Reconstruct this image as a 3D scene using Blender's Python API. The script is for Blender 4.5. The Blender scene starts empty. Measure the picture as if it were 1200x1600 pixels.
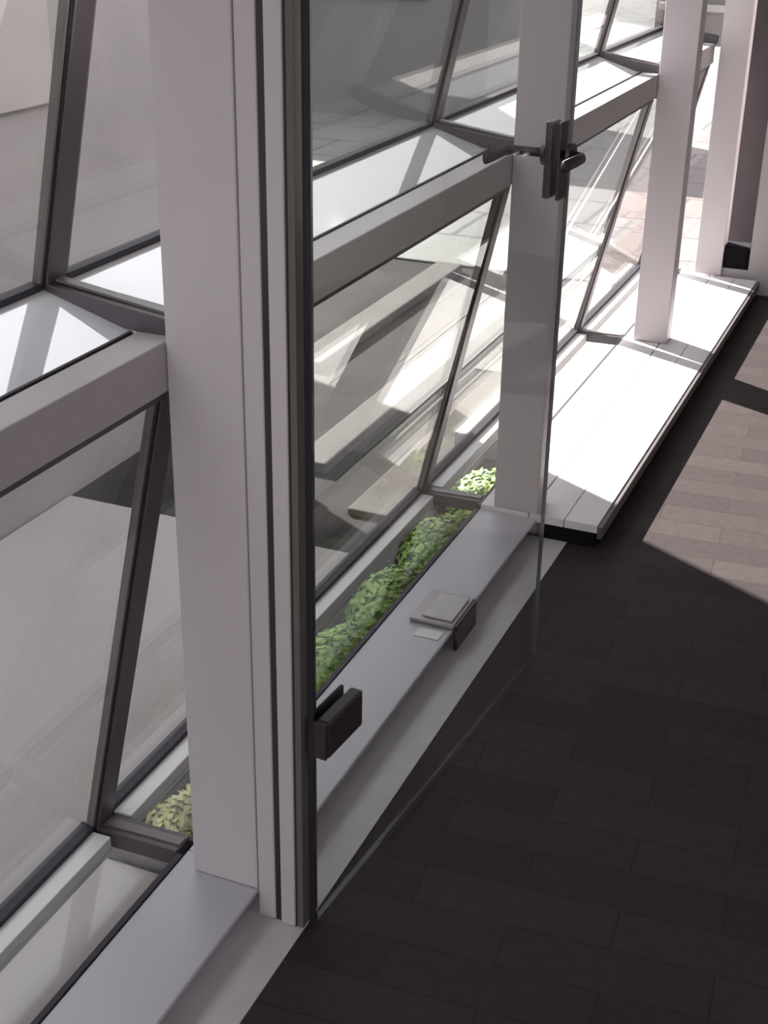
import bpy, bmesh, math, random
from mathutils import Vector, Matrix
random.seed(7)
C = bpy.context.scene.collection
sc = bpy.context.scene

# ------------------------------------------------------------------ camera
cam_d = bpy.data.cameras.new('camera')
cam = bpy.data.objects.new('camera', cam_d)
C.objects.link(cam)
yaw, pit, rol = math.radians(-22.4233), math.radians(-25.2438), math.radians(0.9993)
Fw = Vector((math.sin(yaw) * math.cos(pit), math.cos(yaw) * math.cos(pit), math.sin(pit)))
Rt = Fw.cross(Vector((0, 0, 1))).normalized()
Up = Rt.cross(Fw)
R2 = math.cos(rol) * Rt + math.sin(rol) * Up
U2 = -math.sin(rol) * Rt + math.cos(rol) * Up
m = Matrix((R2, U2, -Fw)).transposed().to_4x4()
m.translation = Vector((0.9127, 0.0, 1.685))
cam.matrix_world = m
cam_d.sensor_fit = 'VERTICAL'
cam_d.sensor_height = 36.0
cam_d.lens = 2130.1 / 1600 * 36.0
cam_d.clip_start = 0.02
sc.camera = cam

# ------------------------------------------------------------------ light
world = bpy.data.worlds.new('world')
sc.world = world
world.use_nodes = True
bg = world.node_tree.nodes['Background']
bg.inputs[0].default_value = (0.95, 0.94, 1.0, 1)
bg.inputs[1].default_value = 2.9
sun_d = bpy.data.lights.new('sun', 'SUN')
sun_d.energy = 41.0
sun_d.angle = math.radians(0.53)
sun_d.color = (1.0, 0.93, 0.90)
sun = bpy.data.objects.new('sun', sun_d)
C.objects.link(sun)
sun_dir = Vector((0.865 * math.cos(math.radians(32)), -0.502 * math.cos(math.radians(32)), -math.sin(math.radians(32))))
sun.rotation_euler = sun_dir.to_track_quat('-Z', 'Y').to_euler()
sun.location = (-4, 8, 6)
vs = sc.view_settings
vs.view_transform = 'Standard'
vs.look = 'None'
vs.gamma = 1.0
vs.use_curve_mapping = False
vs.exposure = 0.0
sc.cycles.use_denoising = True
sc.cycles.transparent_max_bounces = 32
sc.cycles.max_bounces = 14
sc.cycles.diffuse_bounces = 6
sc.cycles.glossy_bounces = 6

# ------------------------------------------------------------------ materials
def mat(name, col, rough=0.6, metal=0.0, noise=0.0, nscale=12.0, spec=0.5, bump=0.0, coat=0.0):
    mt = bpy.data.materials.new(name)
    mt.use_nodes = True
    nt = mt.node_tree
    b = nt.nodes['Principled BSDF']
    b.inputs['Base Color'].default_value = (*col, 1)
    b.inputs['Roughness'].default_value = rough
    b.inputs['Metallic'].default_value = metal
    b.inputs['Specular IOR Level'].default_value = spec
    b.inputs['Coat Weight'].default_value = coat
    if noise or bump:
        tc = nt.nodes.new('ShaderNodeTexCoord')
        n = nt.nodes.new('ShaderNodeTexNoise')
        n.inputs['Scale'].default_value = nscale
        n.inputs['Detail'].default_value = 6
        nt.links.new(tc.outputs['Object'], n.inputs['Vector'])
        if noise:
            r = nt.nodes.new('ShaderNodeValToRGB')
            r.color_ramp.elements[0].position = 0.3
            r.color_ramp.elements[1].position = 0.7
            r.color_ramp.elements[0].color = (*[max(0, c * (1 - noise)) for c in col], 1)
            r.color_ramp.elements[1].color = (*[min(1, c * (1 + noise)) for c in col], 1)
            nt.links.new(n.outputs['Fac'], r.inputs[0])
            nt.links.new(r.outputs[0], b.inputs['Base Color'])
        if bump:
            bp = nt.nodes.new('ShaderNodeBump')
            bp.inputs['Strength'].default_value = bump
            bp.inputs['Distance'].default_value = 0.01
            nt.links.new(n.outputs['Fac'], bp.inputs['Height'])
            nt.links.new(bp.outputs[0], b.inputs['Normal'])
    return mt

def glass(name, tint, r0, power=5.0, top=0.9, sky_white=False):
    mt = bpy.data.materials.new(name)
    mt.use_nodes = True
    nt = mt.node_tree
    nt.nodes.clear()
    out = nt.nodes.new('ShaderNodeOutputMaterial')
    tr = nt.nodes.new('ShaderNodeBsdfDiffuse' if sky_white else 'ShaderNodeBsdfTransparent')
    tr.inputs[0].default_value = (*tint, 1)
    gl = nt.nodes.new('ShaderNodeBsdfGlossy')
    gl.inputs['Roughness'].default_value = 0.01
    lw = nt.nodes.new('ShaderNodeLayerWeight')
    lw.inputs['Blend'].default_value = 0.5
    pw = nt.nodes.new('ShaderNodeMath'); pw.operation = 'POWER'
    pw.inputs[1].default_value = power
    ml = nt.nodes.new('ShaderNodeMath'); ml.operation = 'MULTIPLY_ADD'
    ml.inputs[1].default_value = top - r0
    ml.inputs[2].default_value = r0
    mx = nt.nodes.new('ShaderNodeMixShader')
    nt.links.new(lw.outputs['Facing'], pw.inputs[0])
    nt.links.new(pw.outputs[0], ml.inputs[0])
    nt.links.new(ml.outputs[0], mx.inputs[0])
    nt.links.new(tr.outputs[0], mx.inputs[1])
    nt.links.new(gl.outputs[0], mx.inputs[2])
    nt.links.new(mx.outputs[0], out.inputs[0])
    return mt

def tiles(name, c1, c2, mortar, bw, bh, rot=0.0, rough=0.6, msize=0.01, spec=0.5, axis=None):
    mt = bpy.data.materials.new(name)
    mt.use_nodes = True
    nt = mt.node_tree
    b = nt.nodes['Principled BSDF']
    b.inputs['Roughness'].default_value = rough
    b.inputs['Specular IOR Level'].default_value = spec
    tc = nt.nodes.new('ShaderNodeTexCoord')
    mp = nt.nodes.new('ShaderNodeMapping')
    mp.inputs['Rotation'].default_value = axis if axis else (0, 0, rot)
    br = nt.nodes.new('ShaderNodeTexBrick')
    br.inputs['Color1'].default_value = (*c1, 1)
    br.inputs['Color2'].default_value = (*c2, 1)
    br.inputs['Mortar'].default_value = (*mortar, 1)
    br.inputs['Scale'].default_value = 1.0
    br.inputs['Mortar Size'].default_value = msize
    br.inputs['Brick Width'].default_value = bw
    br.inputs['Row Height'].default_value = bh
    n = nt.nodes.new('ShaderNodeTexNoise')
    n.inputs['Scale'].default_value = 40
    mx = nt.nodes.new('ShaderNodeMixRGB'); mx.blend_type = 'OVERLAY'
    mx.inputs[0].default_value = 0.25
    nt.links.new(tc.outputs['Object'], mp.inputs[0])
    nt.links.new(mp.outputs[0], br.inputs[0])
    nt.links.new(tc.outputs['Object'], n.inputs['Vector'])
    nt.links.new(br.outputs['Color'], mx.inputs[1])
    nt.links.new(n.outputs['Fac'], mx.inputs[2])
    nt.links.new(mx.outputs[0], b.inputs['Base Color'])
    return mt

M = {
    'floor': tiles('floor_wood', (.034, .027, .0275), (.047, .038, .037), (.029, .023, .023), .36, .105, rough=.6, msize=.002, spec=.1, rot=math.radians(-4)),
    'paint': mat('post_paint', (.50, .458, .470), .45, noise=.03, nscale=3),
    'beam': mat('beam_paint', (.44, .43, .48), .4, noise=.03, nscale=4),
    'plinth': mat('plinth_metal', (.50, .48, .49), .5, noise=.05),
    'transom': mat('transom_paint', (.42, .385, .395), .45, noise=.03, nscale=3),
    'mull': mat('mullion_metal', (.085, .074, .083), .4, metal=.2),
    'mull_lt': mat('mullion_edge', (.15, .14, .13), .4),
    'gasket': mat('gasket_rubber', (.018, .014, .024), .6),
    'rail': mat('rail_aluminium', (.62, .62, .62), .4),
    'bronze': mat('dark_bronze', (.040, .030, .034), .45, metal=.3),
    'handle': mat('handle_metal', (.060, .048, .054), .38, metal=.6),
    'brushed': mat('bracket_metal', (.30, .27, .27), .38, metal=.5),
    'ledge': mat('ledge_board', (.68, .655, .665), .5, noise=.04, nscale=9),
    'ledge_edge': mat('ledge_edge_strip', (.10, .085, .09), .5),
    'end_wall': mat('end_wall_paint', (.36, .34, .34), .8, noise=.04, nscale=2),
    'olive': mat('weatherstrip', (.11, .10, .085), .6),
    'wall': mat('wall_plaster', (.62, .59, .59), .8, noise=.04, nscale=2),
    'ceiling': mat('ceiling_plaster', (.8, .8, .8), .8),
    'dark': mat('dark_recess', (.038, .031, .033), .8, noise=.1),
    'black': mat('black_plastic', (.008, .007, .010), .8, spec=.1),
    'asphalt': mat('asphalt', (.034, .033, .032), .95, noise=.18, nscale=3.0, spec=.08),
    'kerb': mat('kerb_stone', (.085, .08, .075), .9, spec=.1, noise=.10, nscale=6),
    'kerb_w': mat('kerb_white', (.10, .097, .094), .9, spec=.1, noise=.08, nscale=6),
    'concrete': mat('annex_concrete', (.27, .252, .26), .85, noise=.10, nscale=1.3),
    'concrete_lt': mat('pale_concrete', (.33, .31, .305), .85, noise=.06, nscale=2),
    'far': mat('far_facade', (.10, .10, .10), .7, noise=.08, nscale=.6),
    'pink': tiles('pink_paving', (.105, .082, .079), (.12, .095, .092), (.04, .03, .03), .6, .6, rough=.8, msize=.012),
    'plaza': tiles('plaza_paving', (.13, .133, .128), (.115, .12, .116), (.055, .055, .055), 1.4, .7, rough=.8, msize=.02),
    'soil': mat('soil', (.05, .04, .03), .95, noise=.3, nscale=40),
    'leaf': mat('leaf_green', (.26, .40, .10), .6, noise=.45, nscale=25),
    'leaf_y': mat('leaf_yellow_green', (.38, .38, .16), .6, noise=.3, nscale=25),
    'shelf': glass('sky_white_glass', (.86, .86, .89), .38, sky_white=True),  # white diffuse base stands in for bright sky mirrored in the glass
    'pane': glass('facade_glass', (.87, .88, .87), .04),
    'shelf_glass': glass('shelf_glass', (.95, .96, .95), .03),
    'door_glass': glass('door_glass', (.975, .985, .975), .03, top=.8),
    'glass_edge': mat('glass_edge', (.008, .007, .013), .45),
    'glass_edge_lt': mat('polished_glass_edge', (.13, .14, .16), .3),
}

# ------------------------------------------------------------------ helpers
def obj(name, bm, m, parent=None, bevel=0.0, smooth=False):
    bmesh.ops.recalc_face_normals(bm, faces=bm.faces[:])
    if bevel:
        es = [e for e in bm.edges if len(e.link_faces) == 2 and e.calc_face_angle(0) > 0.6]
        bmesh.ops.bevel(bm, geom=es, offset=bevel, segments=2, profile=.5, affect='EDGES', clamp_overlap=True)
    me = bpy.data.meshes.new(name)
    bm.to_mesh(me)
    bm.free()
    if smooth:
        for p in me.polygons:
            p.use_smooth = True
    me.materials.append(m)
    o = bpy.data.objects.new(name, me)
    C.objects.link(o)
    if parent:
        o.parent = parent
        o.matrix_parent_inverse = Matrix.Translation(-parent.location) if parent.type == 'EMPTY' else parent.matrix_basis.inverted()
    return o

def bx(bm, x0, x1, y0, y1, z0, z1):
    vs_ = [bm.verts.new(p) for p in ((x0, y0, z0), (x1, y0, z0), (x1, y1, z0), (x0, y1, z0), (x0, y0, z1), (x1, y0, z1), (x1, y1, z1), (x0, y1, z1))]
    for f in ((0, 3, 2, 1), (4, 5, 6, 7), (0, 1, 5, 4), (1, 2, 6, 5), (2, 3, 7, 6), (3, 0, 4, 7)):
        bm.faces.new([vs_[i] for i in f])
    return bm

def box(*a):
    return bx(bmesh.new(), *a)

def prism(bm, pts, y0, y1):
    """profile in X-Z extruded along Y"""
    a = [bm.verts.new((p[0], y0, p[1])) for p in pts]
    b = [bm.verts.new((p[0], y1, p[1])) for p in pts]
    n = len(pts)
    bm.faces.new(a)
    bm.faces.new(b[::-1])
    for i in range(n):
        bm.faces.new((a[i], b[i], b[(i + 1) % n], a[(i + 1) % n]))
    return bm

def bar(bm, p, q, side, w, h, off=0.0):
    """rectangular bar p->q; w along 'side', h along the other normal; off shifts along that normal"""
    p, q = Vector(p), Vector(q)
    d = (q - p).normalized()
    s = Vector(side)
    s = (s - d * s.dot(d)).normalized()
    n = d.cross(s)
    p = p + n * off
    q = q + n * off
    vv = []
    for e in (p, q):
        for a, b in ((-1, -1), (1, -1), (1, 1), (-1, 1)):
            vv.append(bm.verts.new(e + s * a * w / 2 + n * b * h / 2))
    for f in ((0, 1, 2, 3), (7, 6, 5, 4), (0, 4, 5, 1), (1, 5, 6, 2), (2, 6, 7, 3), (3, 7, 4, 0)):
        bm.faces.new([vv[i] for i in f])
    return bm

def tube(bm, pts, r, n=14):
    pts = [Vector(p) for p in pts]
    rings = []
    for i, p in enumerate(pts):
        d = (pts[min(i + 1, len(pts) - 1)] - pts[max(i - 1, 0)]).normalized()
        a = d.cross(Vector((0, 0, 1)))
        if a.length < .01:
            a = d.cross(Vector((1, 0, 0)))
        a.normalize()
        b = d.cross(a)
        rr = r[i] if isinstance(r, (list, tuple)) else r
        rx, rz = rr if isinstance(rr, (list, tuple)) else (rr, rr)
        rings.append([bm.verts.new(p + a * math.cos(t) * rx + b * math.sin(t) * rz) for t in [2 * math.pi * k / n for k in range(n)]])
    for r0, r1 in zip(rings, rings[1:]):
        for k in range(n):
            bm.faces.new((r0[k], r0[(k + 1) % n], r1[(k + 1) % n], r1[k]))
    bm.faces.new(rings[0][::-1])
    bm.faces.new(rings[-1])
    return bm

def empty(name, loc):
    o = bpy.data.objects.new(name, None)
    o.location = loc
    o.empty_display_size = .1
    C.objects.link(o)
    return o

def tag(o, label, cat, group=None, kind=None):
    o['label'] = label
    o['category'] = cat
    if group:
        o['group'] = group
    if kind:
        o['kind'] = kind
    return o

def struct(o):
    o['kind'] = 'structure'
    return o

# ------------------------------------------------------------------ key dimensions
HB, HT, ZT = .0597, 1.047, .968          # beam top, transom top, transom underside
Y = [-.007, 1.659, 3.325, 4.985, 6.06]    # posts (first one stands outside the frame)
PT = .09                                  # post thickness along the corridor
XO, XM = -.362, -.157                     # outer node, mullion head

# ------------------------------------------------------------------ the room
fl = struct(obj('floor', box(.089, 2.4, -1.2, 6.4, -.12, 0), M['floor']))
tag(fl, 'dark wooden plank floor of the corridor with a sunlit patch', 'floor', kind='structure')
struct(obj('trim_1', box(-.165, .089, -1.2, 6.4, -.12, .003), M['plinth']))
bm = bmesh.new(); bx(bm, 2.4, 2.52, -1.2, 6.4, -.12, 2.6)
struct(obj('wall_right', bm, M['wall']))
bm = bmesh.new()
bx(bm, -.4, .15, -1.32, -1.2, -.12, 2.6)
bx(bm, 2.25, 2.52, -1.32, -1.2, -.12, 2.6)
bx(bm, .15, 2.25, -1.32, -1.2, -.12, .55)
bx(bm, .15, 2.25, -1.32, -1.2, 2.35, 2.6)
struct(obj('wall_back', bm, M['wall']))
w5 = struct(empty('window_5', (1.2, -1.26, .55)))  # unseen window, added to light the post faces from behind
obj('pane', box(.19, 2.21, -1.265, -1.255, .59, 2.31), M['shelf_glass'], w5)
for q in ((.15, .19, .55, 2.35), (2.21, 2.25, .55, 2.35), (.19, 2.21, .55, .59), (.19, 2.21, 2.31, 2.35)):
    obj('frame_bar', box(q[0], q[1], -1.29, -1.23, q[2], q[3]), M['mull'], w5)
struct(obj('ceiling', box(-.4, 2.52, -1.32, 6.52, 2.6, 2.7), M['ceiling']))
bm = bmesh.new()
bx(bm, -.4, .0, -1.2, 6.4, 2.0885, 2.6)
struct(obj('wall_left', bm, M['wall']))
# end wall with a dark recess beside the last column
bm = bmesh.new()
bx(bm, .125, 2.4, 6.08, 6.20, 0, 2.6)
bx(bm, -.02, .125, 6.08, 6.20, 0, .105)
struct(obj('wall_end', bm, M['end_wall']))
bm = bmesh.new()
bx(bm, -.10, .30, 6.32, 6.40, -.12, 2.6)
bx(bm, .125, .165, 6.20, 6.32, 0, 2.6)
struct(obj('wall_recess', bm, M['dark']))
bb = empty('black_box', (.065, 6.10, .106))
tag(bb, 'small black box at the bottom of the dark recess in the end wall', 'box')
obj('casing', box(.008, .120, 6.085, 6.18, .106, .205), M['black'], bb, bevel=.006)
obj('cover', box(.016, .112, 6.078, 6.085, .114, .197), M['black'], bb, bevel=.002)

lv = tag(empty('end_louvre', (-.23, 6.19, 1.10)), 'pale slatted louvre panel at the far end of the glazing beside the end column', 'louvre')
obj('panel', box(-.42, -.106, 6.20, 6.215, 1.02, 2.087), M['end_wall'], lv)
for q in range(10):
    z = 1.16 + q * .085
    obj('slat', box(-.40, -.110, 6.165, 6.199, z, z + .030), M['rail'], lv, bevel=.004)

# slab edge under the facade
struct(obj('trim_2', box(-.165, .089, -1.2, 6.4, -.5, -.12), M['concrete']))

# ------------------------------------------------------------------ steel posts
post_labels = [None,
    'broad grey steel post in the left foreground next to the glass door jamb',
    'grey steel post seen through the glass door behind its handle',
    'grey steel post in sun between the two lit parts of the white ledge',
    'pale grey end column at the far end of the white ledge']
for k in (1, 2, 3, 4):
    t = tag(empty('steel_post', (-.06, Y[k] + PT / 2, HB)), post_labels[k], 'post', 'steel posts along the glass facade')
    z0 = HB + .001 if k < 2 else HB + .0125
    w0, w1 = (-.127, 0) if k < 4 else (-.105, .012)
    obj('shaft', box(w0, w1, Y[k], Y[k] + PT, z0, 2.088), M['paint'], t, bevel=.003)

# ------------------------------------------------------------------ base beams, transoms
bl = ['wide pale blue-grey base beam in the bottom left corner before the broad post',
      'wide pale blue-grey base beam below the glass door, metal bracket on it']
for i, (a, b) in enumerate(((-1.2, Y[1] + .045), (Y[1] + .045, Y[2]))):
    t = tag(empty('base_beam', (-.08, (a + b) / 2, .003)), bl[i], 'beam', 'base beams under the glazing')
    obj('box_section', prism(bmesh.new(), [(-.165, .0035), (-.028, .0035), (0, HB - .008), (0, HB), (-.165, HB)], a + .0005, b - .0005), M['beam'], t, bevel=.002)
    obj('gasket', box(-.176, -.1655, a + .02, b - .02, .02, HB + .004), M['gasket'], t)
tl = ['grey box transom at left edge ending at the broad foreground post',
      'grey box transom behind the door glass between the broad post and handle',
      'grey transom with sunlit white top right of the door handle',
      'short grey transom at the far end behind the third post']
XT0, XT1 = -.192, -.128                   # the transom runs behind the posts
TJ = [-1.2] + [y + PT / 2 for y in Y[1:4]] + [6.07]
for i in range(4):
    a, b = TJ[i], TJ[i + 1]
    t = tag(empty('transom_beam', ((XT0 + XT1) / 2, (a + b) / 2, ZT)), tl[i], 'beam', 'transom beams behind the posts')
    obj('box_section', box(XT0, XT1, a + .0005, b - .0005, ZT, HT), M['transom'], t, bevel=.003)
    obj('gasket', box(XT0 - .006, XT0 - .0005, a + .03, b - .03, HT - .035, HT + .003), M['gasket'], t)
# second transom row, above the frame of the photograph, carries the upper panes
struct(obj('trim_3', box(XT0, XT1, -1.2, 6.07, 2.008, 2.087), M['transom']))

# ------------------------------------------------------------------ mullion frames (one per post)
ml = [None,
      'dark leaning mullion frame behind the broad foreground post',
      'dark leaning mullion frame behind the post with the door handle',
      'dark leaning mullion frame at the third post before the sunlit ledge',
      'dark leaning mullion frame by the pale end column']
for k in (1, 2, 3, 4):
    yc = Y[k] + .05
    t = tag(empty('mullion_frame', (XO, yc, HB)), ml[k], 'mullion', 'leaning mullion frames of the facade')
    w = .050
    for nm, p, q in (('lower_mullion', (XO, yc, HB - .01), (XM - .004, yc, ZT - .002)),
                     ('upper_mullion', (XO, yc, HT + .048), (XM - .004, yc, 2.006))):
        d = (Vector(q) - Vector(p)).normalized()
        o = obj(nm, bar(bmesh.new(), p, q, (0, 1, 0), w, .026), M['mull'], t, bevel=.002)
        g = bmesh.new()
        for s in (-1, 1):
            yy = yc + s * (w / 2 + .0025)
            bar(g, (p[0], yy, p[2]), (q[0], yy, q[2]), (0, 1, 0), .005, .018)
        obj('gasket', g, M['gasket'], o)
        g = bmesh.new()
        for s in (-1, 1):
            yy = yc + s * (w / 2 + .0085)
            bar(g, (p[0], yy, p[2]), (q[0], yy, q[2]), (0, 1, 0), .006, .014)
        obj('glazing_bead', g, M['mull_lt'], o)
    for nm, z0, z1, xi in (('lower_tie', HB - .014, HB - .010, -.178), ('upper_tie', HT + .038, HT + .008, -.129)):
        p, q = (XO - .005, yc, z0), (xi, yc, z1)
        o = obj(nm, bar(bmesh.new(), p, q, (0, 1, 0), w, .034), M['mull'], t, bevel=.002)
        g = bmesh.new()
        bar(g, (XO + .02, yc, z0 + .019), (xi - .002, yc, z1 + .019), (0, 1, 0), .020, .004)
        obj('cover_strip', g, M['mull_lt'], o)

# ------------------------------------------------------------------ glazing bays (windows)
def pane_bm(x0, z0, x1, z1, ya, yb, th=.01):
    d = Vector((x1 - x0, 0, z1 - z0)).normalized()
    n = Vector((d.z, 0, -d.x)) * th / 2
    pts = [(x0 - n.x, z0 - n.z), (x0 + n.x, z0 + n.z), (x1 + n.x, z1 + n.z), (x1 - n.x, z1 - n.z)]
    return prism(bmesh.new(), pts, ya, yb)

for i in range(4):
    a = Y[i] + .05 + .034 if i else -.30
    b = Y[i + 1] + .05 - .034
    w = struct(empty('window_%d' % (i + 1), (XO, (a + b) / 2, HB)))
    for nm, z0, z1, zr in (('lower', HB + .012, ZT - .012, HB), ('upper', HT + .056, 1.996, HT + .046)):
        obj(nm + '_pane', pane_bm(XO, z0, XM, z1, a, b), M['pane'], w)
        if nm == 'lower':
            r = obj('lower_bottom_rail', box(XO + .008, XO + .05, a, b, zr - .034, zr + .003), M['rail'], w, bevel=.002)
            obj('gasket', prism(bmesh.new(), [(XO - .012, zr - .03), (XO + .008, zr - .03), (XO + .014, zr + .016), (XO - .010, zr + .020)], a, b), M['gasket'], r)
        else:
            obj('upper_bottom_rail', prism(bmesh.new(), [(XO - .012, zr - .022), (XO + .004, zr - .022), (XO + .010, zr + .010), (XO - .008, zr + .012)], a, b), M['gasket'], w)
        obj(nm + '_head_rail', box(XM - .016, XM + .016, a, b, z1 - .004, z1 + .006), M['mull'], w)
    obj('lower_shelf_pane', prism(bmesh.new(), [(XO + .05, HB - .030), (XO + .05, HB - .020), (-.177, HB - .052), (-.177, HB - .062)], a - .012, b + .012), M['shelf_glass'], w)
    obj('upper_shelf_panel', prism(bmesh.new(), [(XO + .0065, HT + .032), (XO + .0065, HT + .044), (XT0 - .007, HT - .003), (XT0 - .007, HT - .015)], a - .012, b + .012), M['shelf'], w)

obj('end_pane', prism(bmesh.new(), [(XO, HB + .012), (-.108, HB + .012), (-.108, ZT - .014), (XM - .02, ZT - .014)], 6.140, 6.148), M['pane'], w)

# ------------------------------------------------------------------ white ledge over the beam beyond the door
t = tag(empty('window_ledge', (0, 4.7, .003)), 'low white ledge with brightly sunlit board top running along the floor', 'ledge')
LY0, LY1 = 3.3255, 6.05
for x0, x1 in ((-.165, -.0255), (-.0215, .0770), (.0790, .172)):
    obj('plank', box(x0, x1, LY0, LY1, HB - .012, HB + .012), M['ledge'], t, bevel=.0012)
obj('edge_strip', box(.1725, .186, LY0, LY1, HB - .028, HB + .008), M['ledge_edge'], t, bevel=.002)
obj('base', box(-.165, .165, LY0 + .004, LY1, .0035, HB - .0125), M['black'], t)
obj('gasket', box(-.176, -.1655, LY0, LY1, .02, HB + .010), M['gasket'], t)

# ------------------------------------------------------------------ door: jamb and open glass leaf
d1 = struct(empty('door_1', (.10, 1.70, 0)))
bm = bmesh.new()
bx(bm, .001, .034, Y[1] + .002, Y[1] + .06, .004, 2.087)
obj('jamb_outer_strip', bm, M['paint'], d1, bevel=.003)
obj('jamb_groove', box(.0345, .046, Y[1] + .004, Y[1] + .06, .004, 2.087), M['bronze'], d1)
obj('jamb_inner_strip', box(.0465, .074, Y[1] - .002, Y[1] + .06, .004, 2.087), M['paint'], d1, bevel=.003)
obj('jamb_seal', box(.0745, .077, Y[1] + .001, Y[1] + .06, .004, 2.087), M['gasket'], d1)
obj('weatherstrip', box(.0772, .088, Y[1] + .002, Y[1] + .06, .004, 2.087), M['olive'], d1)
H = Vector((.100, 1.672, 0)); L = Vector((.186, 2.700, 0))
dd = (L - H).normalized()
nn = Vector((dd.y, -dd.x, 0))             # towards the room
def leafbox(bm, s0, s1, n0, n1, z0, z1):
    vv = []
    for z in (z0, z1):
        for s, n in ((s0, n0), (s1, n0), (s1, n1), (s0, n1)):
            p = H + dd * s + nn * n
            vv.append(bm.verts.new((p.x, p.y, z)))
    for f in ((0, 3, 2, 1), (4, 5, 6, 7), (0, 1, 5, 4), (1, 2, 6, 5), (2, 3, 7, 6), (3, 0, 4, 7)):
        bm.faces.new([vv[i] for i in f])
    return bm
W = (L - H).length
lf = obj('glass_leaf', leafbox(bmesh.new(), .004, W - .002, -.005, .005, .012, 2.07), M['door_glass'], d1)
obj('hinge_edge', leafbox(bmesh.new(), 0, .004, -.0055, .0055, .012, 2.07), M['glass_edge'], lf)
obj('lock_edge', leafbox(bmesh.new(), W - .002, W, -.0045, .0045, .012, 2.07), M['glass_edge_lt'], lf)
obj('bottom_edge', leafbox(bmesh.new(), .25, W - .002, -.002, .002, .010, .012), M['handle'], lf)
# hinge clamp low on the leaf
hg = obj('hinge', leafbox(bmesh.new(), .008, .125, .006, .030, .362, .432), M['bronze'], d1, bevel=.004)
obj('hinge_back', leafbox(bmesh.new(), .008, .125, -.014, -.006, .362, .432), M['bronze'], hg, bevel=.004)
obj('hinge_clamp', leafbox(bmesh.new(), .001, .0075, -.008, .028, .362, .432), M['bronze'], hg, bevel=.002)
# lock case, levers and cylinder
s0 = W - .062
lc = obj('lock_case', leafbox(bmesh.new(), W - .085, W - .045, .006, .012, 1.150, 1.250), M['handle'], d1, bevel=.004)
obj('lock_case_back', leafbox(bmesh.new(), W - .085, W - .040, -.022, -.006, 1.100, 1.250), M['handle'], lc, bevel=.004)
obj('lock_cylinder', leafbox(bmesh.new(), W - .085, W - .035, .006, .014, 1.098, 1.160), M['bronze'], d1, bevel=.006)
def lever(sgn, reach, length):
    z = 1.185
    c = H + dd * s0
    def P(n, s, dz=0):
        p = c + nn * sgn * n + dd * s
        return (p.x, p.y, z + dz)
    pts = [P(.012, 0), P(reach * .6, 0), P(reach * .88, -.004), P(reach, -.018), P(reach, -.04), P(reach, -length)]
    return tube(bmesh.new(), pts, [(.009, .009), (.008, .009), (.008, .010), (.008, .011), (.008, .012), (.007, .012)], 12)
o = obj('lever_handle', lever(1, .055, .115), M['handle'], d1, smooth=True)
p = H + dd * s0
obj('rosette', tube(bmesh.new(), [p + nn * .022 + Vector((0, 0, 1.185)), p + nn * .030 + Vector((0, 0, 1.185))], .024, 24), M['handle'], o, smooth=False)
o = obj('lever_handle', lever(-1, .105, .115), M['handle'], d1, smooth=True)
obj('rosette', tube(bmesh.new(), [p - nn * .022 + Vector((0, 0, 1.185)), p - nn * .030 + Vector((0, 0, 1.185))], .024, 24), M['handle'], o, smooth=False)

# ------------------------------------------------------------------ bracket on the beam
t = tag(empty('floor_bracket', (-.04, 2.72, HB)), 'metal bracket folded over the front edge of the base beam', 'bracket')
o = obj('top_plate', box(-.110, .004, 2.645, 2.800, HB + .001, HB + .013), M['brushed'], t, bevel=.004)
obj('raised_pad', box(-.082, -.006, 2.662, 2.784, HB + .0132, HB + .018), M['plinth'], o, bevel=.002)
obj('front_leg', box(.002, .012, 2.650, 2.790, .004, HB + .011), M['handle'], t, bevel=.003)
t = tag(empty('adhesive_pad', (-.03, 2.60, HB)), 'small pale rectangular pad on the base beam just in front of the bracket', 'pad')
obj('sheet', box(-.075, -.015, 2.590, 2.630, HB + .0005, HB + .002), M['rail'], t)

# ------------------------------------------------------------------ outside
struct(obj('ground', box(-60, 40, -30, 70, -.7, -.5), M['asphalt']))
struct(obj('paving', box(-1.05, .4, 7.7, 60, -.5, -.485), M['pink']))
struct(obj('walkway', box(-1.08, -.62, 5.95, 7.68, -.5, -.49), M['plaza']))
struct(obj('paving', box(-1.32, -1.051, 9.4, 60, -.5, -.485), M['pink']))
struct(obj('plaza', box(-9.5, -1.051, 7.7, 60, -.5, -.488), M['plaza']))
kl = ['wide pale kerb on the ground nearest outside the glass', 'narrow pale kerb on the ground outside, just beyond the wide kerb', 'pale kerb on the ground outside, farthest from the glass']
for lab, (x0, x1, y0, y1, h, mm) in zip(kl, ((-.97, -.80, 4.2, 5.9, .03, 'kerb'), (-1.34, -1.20, 4.5, 7.6, .05, 'kerb_w'), (-1.9, -1.74, 5.6, 7.6, .05, 'kerb_w'))):
    o = obj('kerb', box(x0, x1, y0, y1, -.4995, -.5 + h), M[mm], None, bevel=.008)
    tag(o, lab, 'kerb', 'kerbs outside')

struct(obj('bounce_apron', box(-1.99, -.61, -5, 3.9, -.5, -.49), M['concrete_lt']))  # pale ground strip added to bounce light onto the annex wall
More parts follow.
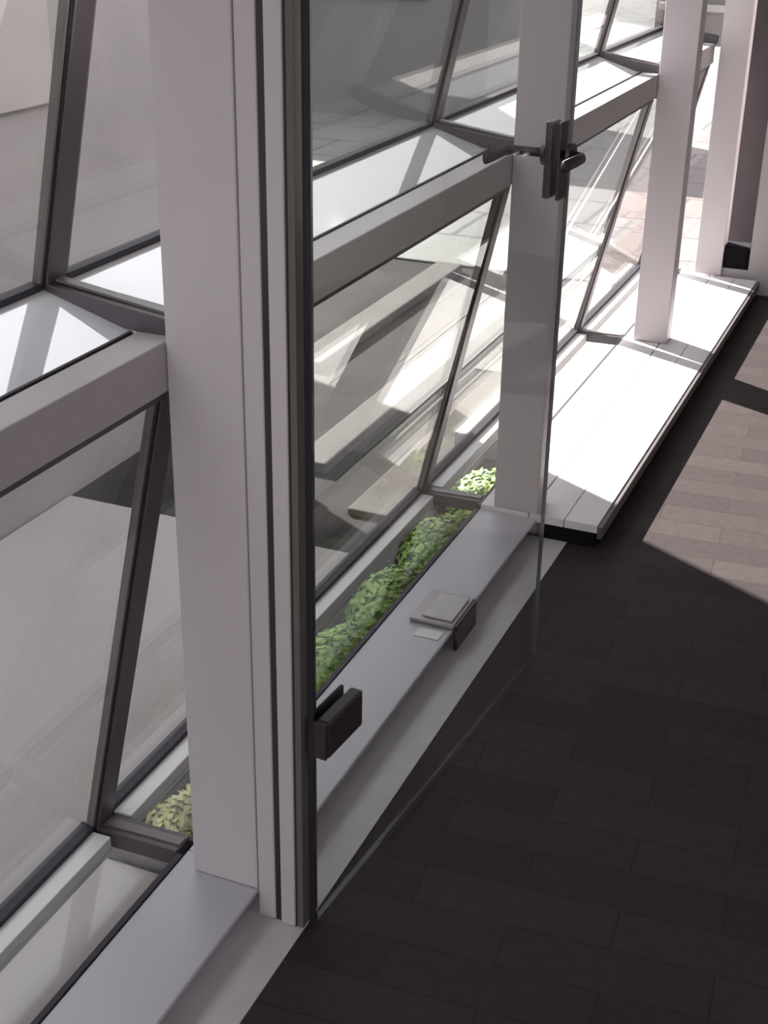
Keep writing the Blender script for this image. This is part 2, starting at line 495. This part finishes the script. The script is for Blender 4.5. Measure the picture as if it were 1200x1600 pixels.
# annex wall that shades the near bays
AX = -2.0
AY = 3.60 - .58 * AX
nb = tag(empty('neighbour_building', (AX - 1.5, 1.5, -.5)), 'grey concrete building wall close outside the left window bay', 'building')
obj('wall', box(AX - 4, AX, -5, AY, -.5, 2.75), M['concrete'], nb)
obj('string_course', box(AX, AX + .03, -5, AY, .05, .16), M['concrete_lt'], nb)
obj('panel', box(AX, AX + .02, 3.15, 4.0, .95, 1.45), M['concrete_lt'], nb)
fb = tag(empty('neighbour_building', (-9, 14, -.5)), 'dark grey building far across the plaza behind the door glass', 'building')
obj('wall', box(-16, -3.3, 12.5, 13.5, -.5, 2.3), M['far'], fb)
for q in range(5):
    obj('window', box(-15.5 + q * 2.5, -13.9 + q * 2.5, 12.46, 12.5, .6, 2.0), M['gasket'], fb)

# planter trough with ground cover, concrete upstand before it
t = tag(empty('planter', (-.32, 2.9, -.5)), 'grey planter trough outside below the shelf glass by the door', 'planter')
bm = bmesh.new()
bx(bm, -.50, -.46, 1.84, 4.30, -.5, -.10)
bx(bm, -.20, -.168, 1.84, 4.30, -.5, -.12)
bx(bm, -.46, -.20, 1.84, 1.88, -.5, -.12)
bx(bm, -.46, -.20, 4.26, 4.30, -.5, -.12)
obj('trough', bm, M['concrete'], t)
obj('soil', box(-.46, -.20, 1.88, 4.26, -.5, -.20), M['soil'], t)
u = tag(obj('concrete_upstand', box(-.60, -.168, -1.0, 1.83, -.5, -.14), M['concrete_lt'], None, bevel=.01), 'pale concrete upstand outside below the left window bay', 'upstand')
u = tag(obj('concrete_upstand', box(-.60, -.168, 4.31, 6.4, -.5, -.14), M['concrete_lt'], None, bevel=.01), 'pale concrete upstand outside beyond the planter by the sunlit ledge', 'upstand')

def clump(rx, ry, rz, n, leafm, seed):
    rnd = random.Random(seed)
    bm = bmesh.new()
    for _ in range(n):
        th = rnd.uniform(0, 2 * math.pi)
        ph = math.acos(rnd.uniform(-.15, 1))
        rr = rnd.uniform(.72, 1.0)
        c = Vector((rx * math.sin(ph) * math.cos(th) * rr, ry * math.sin(ph) * math.sin(th) * rr, rz * math.cos(ph) * rr))
        nrm = Vector((c.x / rx, c.y / ry, c.z / rz + .4)).normalized()
        nrm = (nrm + Vector((rnd.uniform(-.6, .6), rnd.uniform(-.6, .6), rnd.uniform(-.3, .6)))).normalized()
        a = nrm.orthogonal().normalized()
        a = Matrix.Rotation(rnd.uniform(0, 6.28), 3, nrm) @ a
        b = nrm.cross(a)
        l, w = rnd.uniform(.018, .030), rnd.uniform(.008, .013)
        pts = [c - a * l * .5, c + b * w + nrm * .002, c + a * l * .5 - nrm * .004, c - b * w + nrm * .002]
        f = [bm.verts.new(q) for q in pts]
        bm.faces.new((f[0], f[1], f[3]))
        bm.faces.new((f[1], f[2], f[3]))
    return bm
spots = [(2.02, .14, 'leaf_y', 'yellowish sparse ground cover plant in the planter behind the broad post'),
         (2.38, .20, 'leaf', 'bright green plant nearest the door hinge in the planter'),
         (2.76, .20, 'leaf', 'second green plant from the door hinge in the planter'),
         (3.13, .20, 'leaf', 'green plant third from the door hinge, below the bracket end'),
         (3.50, .19, 'leaf', 'green plant under the tie at the second post'),
         (3.90, .18, 'leaf', 'green plant at the far end of the planter near the ledge')]
for i, (y, ry, lm, lab) in enumerate(spots):
    t = tag(empty('ground_cover_plant', (-.33, y, -.20)), lab, 'plant', 'ground cover plants in the planter')
    bm = clump(.135, ry, .10, 1500, M[lm], i)
    bmesh.ops.translate(bm, verts=bm.verts[:], vec=(-.33, y, -.20))
    obj('foliage', bm, M[lm], t)
    core = bmesh.new()
    bmesh.ops.create_icosphere(core, subdivisions=3, radius=1)
    for v in core.verts:
        v.co = Vector((v.co.x * .105, v.co.y * ry * .82, max(v.co.z, -.05) * .075))
        v.co += Vector((-.33, y, -.20))
    obj('stems', core, M[lm], t, smooth=True)
